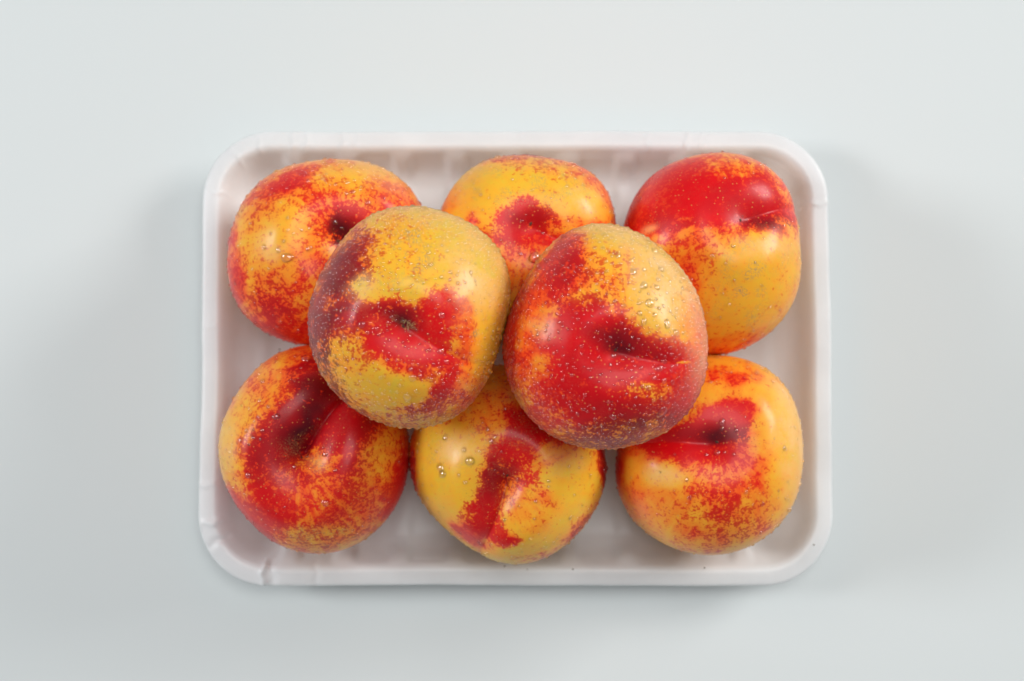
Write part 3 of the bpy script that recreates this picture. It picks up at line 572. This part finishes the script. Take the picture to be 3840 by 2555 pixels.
  ('h', 10.86, 3.08, 5.29, 2.88, 0, 0.9, 0.7875), ('r', -15.58, -2.69, 2.88, 5.29, 0, 0.78, 0.7875), ('k', -15.58, -2.69, 2.88, 5.29, 0, 0.3, 0.7875),
  ('r', -17.98, -7.98, 4.33, 4.33, 0, 0.45, 0.7875), ('h', -17.98, -7.98, 4.33, 4.33, 0, 0.5, 0.7875), ('r', -18.94, -14.23, 5.29, 6.25, 0, 0.3, 0.7875),
  ('h', -18.94, -14.23, 5.29, 6.25, 0, 0.4, 0.7875), ('r', -4.04, -20.96, 12.02, 5.77, 0, -0.15, 0.7875), ('h', -4.04, -20.96, 12.02, 5.77, 0, 0.3, 0.7875),
  ('r', 0.29, -15.19, 10.58, 2.16, -15, 0.62, 0.7875), ('h', 0.29, -15.19, 10.58, 2.16, -15, 0.6, 0.7875), ('r', 12.79, -19.52, 5.29, 7.21, -40, 0.85, 0.7875),
  ('h', 12.79, -19.52, 5.29, 7.21, -40, 1.1, 0.7875), ('r', 5.58, -26.25, 12.98, 2.4, 15, 0.62, 0.7875), ('k', 5.58, -26.25, 12.98, 2.4, 15, 0.35, 0.7875),
  ('h', 5.58, -26.25, 12.98, 2.4, 15, 0.4, 0.7875), ('r', 0.77, -31.53, 18.27, 2.64, 5, 0.42, 0.7875), ('n', 0.77, -31.53, 18.27, 2.64, 5, 0.5, 0.7875),
  ('k', 0.77, -31.53, 18.27, 2.64, 5, 0.3, 0.7875), ('h', 19.04, -22.4, 4.33, 8.17, -30, 1.0, 0.7875), ('r', 19.04, -22.4, 4.33, 8.17, -30, 0.35, 0.7875),
  ('h', 19.04, -10.86, 5.77, 9.61, 0, 0.75, 0.7875), ('r', 19.04, -10.86, 5.77, 9.61, 0, 0.12, 0.7875), ('h', 15.91, -3.17, 2.88, 10.58, 0, 1.0, 0.7875),
  ('r', 15.91, -3.17, 2.88, 10.58, 0, 0.35, 0.7875), ('r', 24.32, -3.17, 4.33, 12.02, -8, -0.15, 0.7875), ('h', 24.32, -3.17, 4.33, 12.02, -8, 0.3, 0.7875),
  ('n', 19.42, -4.61, 1.44, 1.25, 40, 1.6, 0.3), ('k', 19.42, -4.61, 1.44, 1.25, 40, 1.0, 0.3), ('n', -1.63, -1.73, 3.36, 1.35, -30, 1.2, 0.7875),
  ('k', -1.63, -1.73, 3.36, 1.35, -30, 1.0, 0.7875), ('b', 19.04, 12.21, 9.61, 11.06, 20, 0.75, 0.7875), ('b', -13.65, 8.36, 4.33, 3.85, 0, 0.7, 0.7875),
  ('b', 10.38, 29.04, 14.42, 4.81, -25, 0.45, 0.7875)],
 drops=[(5.48, 15.0, 1.54), (-14.13, -2.12, 2.02), (-19.18, -5.82, 1.83), (-25.67, 5.72, 1.25), (-26.87, -2.21, 1.63), (-25.29, -3.17, 1.63),
  (-26.39, -4.86, 1.35), (-20.29, 1.87, 1.06), (-16.3, 2.12, 0.96), (-20.96, 5.19, 0.96), (-18.32, -1.49, 0.87), (-25.67, 8.12, 1.06),
  (-27.83, 6.2, 0.96), (8.85, -9.66, 2.16), (10.62, -12.69, 1.63), (8.94, 0.43, 1.92), (0.77, -17.35, 2.16), (-1.15, -23.6, 2.88),
  (0.77, -25.77, 2.16), (-4.04, -21.92, 1.35), (-5.0, -25.29, 1.68), (-6.92, -26.73, 1.54), (-10.77, -29.13, 1.92), (-6.92, -29.37, 1.73),
  (-3.08, -20.0, 1.25), (-6.44, -19.52, 1.15), (-8.85, -17.59, 1.25), (-11.73, -19.04, 1.15), (-14.61, -16.87, 1.25), (1.49, -21.92, 1.35),
  (-9.33, -25.29, 1.44), (-2.12, -26.73, 1.63), (-4.52, -27.69, 1.44), (16.63, -28.65, 2.4), (21.44, -17.59, 1.35), (3.17, 34.08, 1.73),
  (6.06, 33.12, 1.35), (-23.27, 20.14, 1.35), (19.04, 10.29, 0.96), (3.17, -24.32, 1.35), (-8.36, -22.4, 1.15), (-1.15, -29.61, 1.63),
  (-13.65, -26.25, 1.35)]),
'R': dict(loc=(27.15,2.68,83.10), outline=[(9, 30.45), (26, 30.79), (42, 31.27), (60, 32.32), (76, 33.52), (92, 34.48), (108, 34.53), (120, 32.51), (136, 30.45), (154, 29.63), (172, 30.69), (190, 31.36), (206, 32.7), (219, 33.71), (235, 34.14), (251, 33.71), (270, 34.33), (288, 34.05), (306, 33.66), (323, 33.57), (337, 32.61), (354, 30.88)],
 pit=(3.64, -4.12), groove=(26.66, -7.48), shape={'rz': 31.5, 'cav': 4.0, 'wc': 0.2, 'grv': 1.4, 'wg': 0.11, 'lg': 0.75}, base={'r': 0.3, 'k': 0.1, 'h': 0.6, 'n': 0.05, 'd': 0.5},
 patches=[('r', 8.44, 26.09, 17.26, 8.63, -30, -0.1, 0.7875), ('h', 8.44, 26.09, 17.26, 8.63, -30, 0.28, 0.7875), ('r', 18.51, 16.02, 11.51, 13.43, 0, -0.15, 0.7875),
  ('h', 18.51, 16.02, 11.51, 13.43, 0, 0.38, 0.7875), ('h', 26.18, 6.43, 4.32, 11.99, 0, 0.85, 0.7875), ('r', 26.18, 6.43, 4.32, 11.99, 0, -0.1, 0.7875),
  ('r', -9.78, 25.13, 5.75, 7.19, 20, 0.6, 0.7875), ('k', -9.78, 25.13, 5.75, 7.19, 20, 0.3, 0.7875), ('h', -9.78, 25.13, 5.75, 7.19, 20, 0.9, 0.7875),
  ('r', -15.06, 16.02, 8.15, 7.19, 40, 0.75, 0.7875), ('k', -15.06, 16.02, 8.15, 7.19, 40, 0.2, 0.7875), ('h', -15.06, 16.02, 8.15, 7.19, 40, 1.1, 0.7875),
  ('r', -10.74, 20.81, 6.23, 6.23, 40, 0.7, 0.7875), ('k', -10.74, 20.81, 6.23, 6.23, 40, 0.35, 0.7875), ('h', -10.74, 20.81, 6.23, 6.23, 40, 1.0, 0.7875),
  ('r', -0.67, 16.5, 9.11, 7.67, 50, 0.48, 0.7875), ('h', -0.67, 16.5, 9.11, 7.67, 50, 0.5, 0.7875), ('r', -4.99, 10.74, 7.19, 2.88, 10, 0.42, 0.7875),
  ('h', -4.99, 10.74, 7.19, 2.88, 10, 0.3, 0.7875), ('k', -4.99, 10.74, 7.19, 2.88, 10, 0.3, 0.7875), ('r', 1.73, 21.77, 7.19, 4.32, -20, 0.3, 0.7875),
  ('h', 1.73, 21.77, 7.19, 4.32, -20, 0.4, 0.7875), ('h', -20.33, 1.15, 9.11, 13.43, 5, 1.2, 0.7875), ('r', -20.33, 1.15, 9.11, 13.43, 5, 0.22, 0.7875),
  ('h', -16.98, 4.03, 6.23, 5.27, 0, 0.75, 0.7875), ('r', -16.98, 4.03, 6.23, 5.27, 0, 0.15, 0.7875), ('r', -28.96, -0.77, 2.16, 15.34, 0, 0.85, 0.7875),
  ('h', -28.96, -0.77, 2.16, 15.34, 0, 1.4, 0.7875), ('h', -21.77, 10.74, 5.27, 4.32, -30, 1.3, 0.7875), ('r', -21.77, 10.74, 5.27, 4.32, -30, 0.35, 0.7875),
  ('h', -23.69, -11.32, 5.75, 9.59, -5, 1.15, 0.7875), ('r', -23.69, -11.32, 5.75, 9.59, -5, 0.35, 0.7875), ('r', -1.63, 3.07, 10.07, 6.23, -20, 1.0, 0.7875),
  ('r', -6.91, -8.44, 9.59, 11.03, 0, 1.0, 0.7875), ('k', -6.91, -8.44, 9.59, 11.03, 0, 0.05, 0.7875), ('r', 3.64, -12.76, 12.47, 10.07, 0, 1.0, 0.7875),
  ('k', 3.64, -12.76, 12.47, 10.07, 0, 0.2, 0.7875), ('r', 16.11, -3.64, 9.59, 3.84, -10, 0.85, 0.7875), ('k', 16.11, -3.64, 9.59, 3.84, -10, 0.2, 0.7875),
  ('r', 16.59, -9.88, 11.03, 4.32, -5, 0.85, 0.7875), ('h', 16.59, -9.88, 11.03, 4.32, -5, 1.35, 0.7875), ('r', 4.6, -0.77, 7.19, 3.6, -15, 1.0, 0.7875),
  ('k', 4.6, -0.77, 7.19, 3.6, -15, 0.75, 0.7875), ('k', 11.32, -3.64, 8.15, 2.64, -8, 0.5, 0.7875), ('r', 11.32, -3.64, 8.15, 2.64, -8, 0.9, 0.7875),
  ('k', 3.16, -3.16, 3.36, 2.16, 0, 0.95, 0.7875), ('h', 28.1, -6.52, 3.36, 14.39, 0, 1.15, 0.7875), ('r', 28.1, -6.52, 3.36, 14.39, 0, 0.25, 0.7875),
  ('h', 24.26, -14.19, 6.23, 7.19, 20, 1.25, 0.7875), ('r', 24.26, -14.19, 6.23, 7.19, 20, 0.5, 0.7875), ('r', 10.84, -16.11, 8.15, 3.6, 0, 0.5, 0.7875),
  ('h', 10.84, -16.11, 8.15, 3.6, 0, 0.3, 0.7875), ('r', -3.07, -22.35, 15.34, 5.75, 0, 0.93, 0.7875), ('k', -3.07, -22.35, 15.34, 5.75, 0, 0.2, 0.7875),
  ('r', 7.0, -26.18, 17.74, 3.12, 8, 0.72, 0.7875), ('k', 7.0, -26.18, 17.74, 3.12, 8, 0.65, 0.7875), ('h', 7.0, -26.18, 17.74, 3.12, 8, 0.2, 0.7875),
  ('r', -1.15, -30.98, 20.62, 3.12, 0, 0.72, 0.7875), ('k', -1.15, -30.98, 20.62, 3.12, 0, 0.55, 0.7875), ('h', -1.15, -30.98, 20.62, 3.12, 0, 0.2, 0.7875),
  ('r', -18.41, -23.31, 9.11, 5.75, -30, 0.68, 0.7875), ('h', -18.41, -23.31, 9.11, 5.75, -30, 0.5, 0.7875), ('r', -26.09, -19.95, 2.64, 5.27, -20, 0.4, 0.7875),
  ('h', -26.09, -19.95, 2.64, 5.27, -20, 0.4, 0.7875), ('r', 24.26, -21.39, 5.27, 5.75, 30, 0.72, 0.7875), ('h', 24.26, -21.39, 5.27, 5.75, 30, 1.2, 0.7875),
  ('r', 22.35, -7.24, 2.88, 0.38, 2, 0.1, 0.3), ('h', 22.35, -7.24, 2.88, 0.38, 2, 0.6, 0.3), ('b', 19.95, 16.98, 11.03, 14.39, 10, 1.0, 0.7875),
  ('b', 7.96, 31.36, 13.43, 4.32, -15, 0.7, 0.7875), ('b', -18.41, 3.07, 3.6, 3.6, 0, 0.4, 0.7875), ('b', 28.58, -3.16, 3.84, 12.47, 0, 0.55, 0.7875)],
 drops=[(14.91, 25.61, 2.64), (20.43, 22.25, 1.82), (16.59, 20.24, 2.49), (23.07, 17.93, 2.64), (8.34, 18.89, 2.3), (11.56, 15.15, 2.49),
  (15.39, 16.88, 1.53), (15.39, 14.58, 1.82), (13.14, 9.78, 3.16), (9.64, 9.93, 1.44), (10.12, 7.14, 1.53), (14.19, 6.52, 1.63),
  (11.41, 4.41, 1.92), (18.13, 4.03, 2.97), (20.52, 1.39, 2.16), (16.98, 8.97, 1.34), (19.09, 7.62, 1.44), (20.91, 8.25, 1.44),
  (17.93, 12.9, 1.34), (19.23, 16.5, 1.34), (3.74, 23.78, 1.82), (7.72, 22.15, 1.63), (4.6, 26.66, 1.34), (8.2, 26.09, 1.25),
  (2.21, 21.53, 1.25), (12.04, 26.66, 1.82), (11.32, 19.85, 1.53), (7.24, 15.63, 1.05), (8.58, 13.95, 1.05), (15.15, 3.07, 1.15),
  (22.83, 1.39, 1.34), (2.59, -5.32, 1.92), (1.49, -7.58, 1.05), (3.74, -7.82, 0.96), (15.63, -8.92, 2.21), (17.22, -7.24, 1.73),
  (14.19, -11.56, 1.53), (17.31, -12.52, 1.63), (19.47, -12.9, 1.63), (12.52, -14.43, 1.73), (16.35, -17.55, 1.25), (19.71, -8.44, 1.05),
  (16.59, -21.87, 3.6), (-5.95, -20.67, 1.34), (2.21, -23.07, 2.16), (-19.37, 0.91, 1.34), (-19.61, 2.35, 0.96), (-27.29, 12.18, 2.4),
  (28.58, 9.78, 1.68), (27.14, 10.74, 1.92), (27.14, 15.3, 1.44), (-0.19, 30.16, 2.4), (-3.07, 29.68, 1.63), (-6.91, 33.04, 1.92),
  (-9.78, 32.8, 1.73), (-0.67, 26.33, 1.53)]),
}
LABELS = {
 'A': 'orange-yellow nectarine with red freckles in the top left corner of the tray',
 'B': 'yellow nectarine with a bright red pit in the middle of the back row',
 'C': 'half red, half yellow nectarine in the top right corner of the tray',
 'D': 'nectarine with a deep dark red cleft in the bottom left corner of the tray',
 'E': 'yellow nectarine with a slanting red stripe in the middle of the front row',
 'F': 'smooth yellow-orange nectarine with a red heart in the bottom right corner of the tray',
 'L': 'greenish yellow and purple nectarine on top of the pile, left of the two',
 'R': 'wet red nectarine with pale yellow shoulder atop the pile, right of the two',
}
CUBE_N = 84

def cube_sphere(n):
    verts, faces, index = [], [], {}
    g = np.tan(np.linspace(-1, 1, n + 1) * math.pi / 4)
    for ax in range(3):
        for s in (-1, 1):
            ids = np.empty((n + 1, n + 1), int)
            for i in range(n + 1):
                for j in range(n + 1):
                    p = [0, 0, 0]
                    p[ax] = s; p[(ax + 1) % 3] = g[i]; p[(ax + 2) % 3] = g[j]
                    key = (round(p[0], 6), round(p[1], 6), round(p[2], 6))
                    if key not in index:
                        index[key] = len(verts); verts.append(p)
                    ids[i, j] = index[key]
            q = np.stack([ids[:-1, :-1], ids[1:, :-1], ids[1:, 1:], ids[:-1, 1:]], -1).reshape(-1, 4)
            faces.append(q if s > 0 else q[:, ::-1])
    V = np.array(verts, float)
    return V / np.linalg.norm(V, axis=1)[:, None], np.vstack(faces)

DIRS, QUADS = cube_sphere(CUBE_N)

def wave_noise(D, seed, freq, terms=14):
    """smooth random field on the sphere built from plane waves, about -1..1"""
    rg = np.random.RandomState(seed)
    out = np.zeros(len(D))
    for _ in range(terms):
        w = rg.normal(size=3); w *= freq * rg.uniform(0.6, 1.4) / np.linalg.norm(w)
        out += np.sin(D @ w + rg.uniform(0, 6.28))
    return out / math.sqrt(terms)

def outline_radius(tab, phi):
    """periodic smooth curve through the measured radii (low Fourier terms fitted by least squares)"""
    a = np.radians([t[0] for t in tab]); r = np.array([t[1] for t in tab])
    K = 5
    def basis(x):
        return np.column_stack([np.ones_like(x)] + [f(k * x) for k in range(1, K + 1) for f in (np.cos, np.sin)])
    B = basis(a)
    reg = np.diag([0.0] + [0.02 * k * k for k in range(1, K + 1) for _ in (0, 1)])
    c = np.linalg.solve(B.T @ B + reg, B.T @ r)
    return basis(phi) @ c

def tangent_frame(c, target):
    t1 = target - c * (target @ c); t1 /= np.linalg.norm(t1)
    return t1, np.cross(c, t1)

def plan_dir(xy, rho):
    x, y = xy[0] / rho, xy[1] / rho
    s = min(math.hypot(x, y), 0.98)
    return np.array([x, y, math.sqrt(1 - s * s)])

def build_fruit(key, i):
    f = FRUIT[key]; sh = f['shape']
    D = DIRS
    phi = np.arctan2(D[:, 1], D[:, 0])
    s = np.hypot(D[:, 0], D[:, 1])
    rho = outline_radius(f['outline'], phi)
    mean = float(np.mean([t[1] for t in f['outline']]))
    p = 2.22
    kf = (s ** p + np.abs(D[:, 2]) ** p) ** (-1 / p)
    # towards the poles the outline wander dies out
    rr = mean + (rho - mean) * smoothstep(0.0, 0.9, s)
    P = np.column_stack([D[:, 0] * rr, D[:, 1] * rr, D[:, 2] * sh['rz']]) * kf[:, None]
    # stem pit and seam groove
    c = plan_dir(f['pit'], mean); g = plan_dir(f['groove'], mean)
    t1, t2 = tangent_frame(c, g)
    a = np.arccos(np.clip(D @ c, -1, 1))
    az = np.arctan2(D @ t2, D @ t1)
    al, ac = a * np.cos(az), a * np.sin(az) + 0.03 * np.sin(a * 3 + i)
    wc = sh['wc']
    e2 = (ac / wc) ** 2 + (al / (wc * np.where(al > 0, 1.5, 1.0))) ** 2
    cav = sh['cav'] * (1 + e2 * 0.9) ** -1.5
    run = smoothstep(-0.1, 0.12, al) * (1 - smoothstep(sh['lg'] * 0.35, sh['lg'] * 1.25, al))
    grv = sh['grv'] * run * (0.6 * np.exp(-(ac / sh['wg']) ** 2) + 0.4 * np.exp(-np.abs(ac) / (sh['wg'] * 0.35)))
    faint = 0.35 * smoothstep(0.0, 0.3, al) * np.exp(-np.abs(ac) / 0.05) * (1 - smoothstep(1.8, 2.4, a))
    lips = 0.22 * sh['cav'] * np.exp(-((np.sqrt(e2) - 1.9) / 0.7) ** 2)
    lump = 0.30 * wave_noise(D, 100 + i, 3.2) + 0.10 * wave_noise(D, 200 + i, 8.0) + 0.03 * wave_noise(D, 300 + i, 22.0)
    P = P + D * (lips + lump - cav - grv - faint)[:, None]
    # pigment fields, plus the painted sheen
    X, Y = P[:, 0].copy(), P[:, 1].copy()
    back = D[:, 2] < 0
    ext = np.where(back, (2 - s) / np.maximum(s, 1e-4), 1.0)
    X = np.where(back, D[:, 0] * rr * ext, X); Y = np.where(back, D[:, 1] * rr * ext, Y)
    ed = 0.17 * wave_noise(D, 400 + i, 9.0) + 0.15 * wave_noise(D, 500 + i, 26.0)
    F = {ch: np.full(len(D), float(f['base'][ch])) for ch in 'rkhnd'}
    F['b'] = np.zeros(len(D))  # painted highlight amount, filled in by the patches
    F['r'] += 0.12 * wave_noise(D, 600 + i, 5.0) * (0.4 + s)
    F['d'] = F['d'] * (0.30 + 1.3 * smoothstep(0.6, 0.97, s))
    for ch, x, y, rx, ry, rot, val, soft in f['patches']:
        t = math.radians(rot); dx, dy = X - x, Y - y
        u = (dx * math.cos(t) + dy * math.sin(t)) / rx
        v = (-dx * math.sin(t) + dy * math.cos(t)) / ry
        e = np.sqrt(u * u + v * v) + ed * min(1.0, 0.6 + soft)
        w = 1 - smoothstep(1 - soft, 1 + soft, e)
        F[ch] = F[ch] * (1 - w) + val * w
    me = make_mesh_np('nectarine', P * MM, QUADS, skin_material(i))
    for nm, ch in (('pig_red', 'r'), ('pig_dark', 'k'), ('pig_hue', 'h'), ('pig_russet', 'n'), ('painted_sheen', 'b')):
        at = me.attributes.new(nm, 'FLOAT', 'POINT')
        at.data.foreach_set('value', np.clip(F[ch], -0.5, 2).astype(np.float32))
    at = me.attributes.new('meridian', 'FLOAT_VECTOR', 'POINT')
    mer = np.column_stack([np.cos(az) * 9, np.sin(az) * 9, a * 2.2 + i * 7.0])
    at.data.foreach_set('vector', mer.astype(np.float32).ravel())
    o = link('nectarine', me)
    o['label'] = LABELS[key]
    o['category'] = 'nectarine'
    o['group'] = 'nectarines in the foam tray'
    loc = Vector(f['loc']) * MM
    z = (CAM_POS - loc).normalized()
    x = (Vector((1, 0, 0)) - z * z.x).normalized()
    y = z.cross(x)
    R = Matrix((x, y, z)).transposed()
    Rn = np.array(R)
    if key not in 'LR':
        low = float(((P * MM) @ Rn.T)[:, 2].min())
        loc.z = 3.6 * MM - low
    o.matrix_world = Matrix.Translation(loc) @ R.to_4x4()
    nor = np.empty(len(P) * 3, np.float32)
    me.vertex_normals.foreach_get('vector', nor)
    return o, P, nor.reshape(-1, 3), F, c, i

# water drop shapes: low cap that dips a little below the skin
CONTACT = math.radians(72)
def drop_mesh(name, ring=12, lat=5, flat=0.62, seed=0, wob=0.0):
    rg = random.Random(seed)
    ph = [rg.uniform(0, 6.28) for _ in range(3)]
    vs, fs = [(0, 0, flat)], []
    prof = []
    for k in range(1, lat + 1):
        t = k / lat * CONTACT
        prof.append((math.sin(t) / math.sin(CONTACT), (math.cos(t) - math.cos(CONTACT)) / (1 - math.cos(CONTACT)) * flat))
    prof.append((0.96, -0.25))
    for r, z in prof:
        for j in range(ring):
            a = j * math.tau / ring
            q = r * (1 + wob * (math.sin(2 * a + ph[0]) + 0.6 * math.sin(3 * a + ph[1])))
            vs.append((q * math.cos(a), q * math.sin(a), z))
    vs.append((0, 0, -0.28))
    for j in range(ring):
        fs.append((0, 1 + j, 1 + (j + 1) % ring))
    L = len(prof)
    for k in range(L - 1):
        for j in range(ring):
            jj = (j + 1) % ring
            fs.append((1 + k * ring + j, 1 + (k + 1) * ring + j, 1 + (k + 1) * ring + jj, 1 + k * ring + jj))
    b = 1 + (L - 1) * ring
    for j in range(ring):
        fs.append((b + j, len(vs) - 1, b + (j + 1) % ring))
    return vs, fs

BIG_DROPS = []
for q, (wob, flat) in enumerate(((0.03, 0.60), (0.08, 0.52), (0.13, 0.48))):
    vs, fs = drop_mesh('water_drop', 20, 8, flat, q, wob)
    BIG_DROPS.append(make_mesh('water_drop', vs, fs, WATER))
SMALL = [drop_mesh('d', 8, 3, 0.66, 9, 0.06), drop_mesh('d', 8, 3, 0.5, 10, 0.12)]
SMALL = [(np.array(v), f) for v, f in SMALL]

def frame_from_normal(n, turn):
    z = Vector(n).normalized()
    x = z.orthogonal().normalized()
    y = z.cross(x)
    return Matrix((x, y, z)).transposed() @ Matrix.Rotation(turn, 3, 'Z')

def wet(fr, n_small, smin, smax):
    o, P, Nn, F, c, i = fr
    key = 'ABCDEFLR'[i]
    rg = np.random.RandomState(900 + i)
    up = P[:, 2] > -6
    taken = []
    idx_up = np.where(P[:, 2] > -3)[0]
    for q, (x, y, d) in enumerate(FRUIT[key]['drops']):
        j = idx_up[np.argmin((P[idx_up, 0] - x) ** 2 + (P[idx_up, 1] - y) ** 2)]
        s = d * 0.5
        w = link('water_drop', BIG_DROPS[rg.randint(3)], o)
        sx, sy = s * rg.uniform(0.9, 1.1), s * rg.uniform(0.9, 1.12)
        M = frame_from_normal(Nn[j], rg.uniform(0, 6.28)).to_4x4() @ Matrix.Diagonal((sx * MM, sy * MM, s * rg.uniform(0.85, 1.05) * MM, 1))
        M.translation = Vector(P[j]) * MM
        w.matrix_local = M
        taken.append((P[j], s))
    # fine droplets, thickest where the fruit was sprayed
    prob = np.where(up, np.clip(F['d'], 0, 2), 0.0) + 0.0
    prob = prob * (0.5 + 0.5 * np.clip(wave_noise(DIRS, 700 + i, 7.0) + 0.6, 0, 2))
    prob /= prob.sum()
    order = rg.choice(len(P), size=n_small * 2, replace=False, p=prob)
    cell = {}
    verts, faces, nb, cnt = [], [], 0, 0
    for tp, ts in taken:
        cell.setdefault(tuple((tp // 2.0).astype(int)), []).append((tp, ts))
    for j in order:
        s = 0.5 * (smin + (smax - smin) * rg.rand() ** 2.2) * (1.0 + 0.45 * float(smoothstep(0.75, 0.97, np.hypot(DIRS[j, 0], DIRS[j, 1]))))
        kx, ky, kz = (P[j] // 2.0).astype(int)
        ok = True
        for ax in (-1, 0, 1):
            for ay in (-1, 0, 1):
                for az in (-1, 0, 1):
                    for tp, ts in cell.get((kx + ax, ky + ay, kz + az), ()):
                        if np.sum((tp - P[j]) ** 2) < (s + ts) ** 2 * 1.05:
                            ok = False
        if not ok:
            continue
        cell.setdefault((kx, ky, kz), []).append((P[j], s))
        bv, bf = SMALL[rg.randint(2)]
        Rm = np.array(frame_from_normal(Nn[j], rg.uniform(0, 6.28)))
        verts.append((bv * s) @ Rm.T + P[j])
        faces.extend([tuple(q + nb for q in f) for f in bf])
        nb += len(bv); cnt += 1
        if cnt >= n_small:
            break
    me = make_mesh('water_droplets', np.vstack(verts) * MM, faces, WATER)
    w = link('water_droplets', me, o)
    w['kind'] = 'stuff'

def stem_scar(fr):
    o, P, Nn, F, c, i = fr
    d = P @ c / np.linalg.norm(P, axis=1)
    j = int(np.argmax(d))
    rg = random.Random(50 + i)
    vs, fs = [(0, 0, 0.25)], []
    for r, z in ((0.45, 0.3), (0.8, 0.12), (1.0, -0.2)):
        for q in range(12):
            a = q * math.tau / 12
            e = r * rg.uniform(0.8, 1.2)
            vs.append((e * math.cos(a) * 1.3, e * math.sin(a) * 0.8, z * rg.uniform(0.6, 1.3)))
    for q in range(12):
        fs.append((0, 1 + q, 1 + (q + 1) % 12))
        for k in range(2):
            fs.append((1 + k * 12 + q, 13 + k * 12 + q, 13 + k * 12 + (q + 1) % 12, 1 + k * 12 + (q + 1) % 12))
    s = link('stem_scar', make_mesh('stem_scar', [tuple(x * 0.6 * MM for x in v) for v in vs], fs, SCAR), o)
    M = frame_from_normal(Nn[j], rg.uniform(0, 6)).to_4x4()
    M.translation = Vector(P[j]) * MM
    s.matrix_local = M

COUNT = {'A': (620, .45, 1.4), 'B': (450, .45, 1.3), 'C': (220, .45, 1.1), 'D': (420, .45, 1.3), 'E': (560, .45, 1.4), 'F': (400, .45, 1.2), 'L': (3300, .48, 1.45), 'R': (3600, .48, 1.45)}
for i, key in enumerate('ABCDEFLR'):
    fr = build_fruit(key, i)
    wet(fr, *COUNT[key])
    stem_scar(fr)
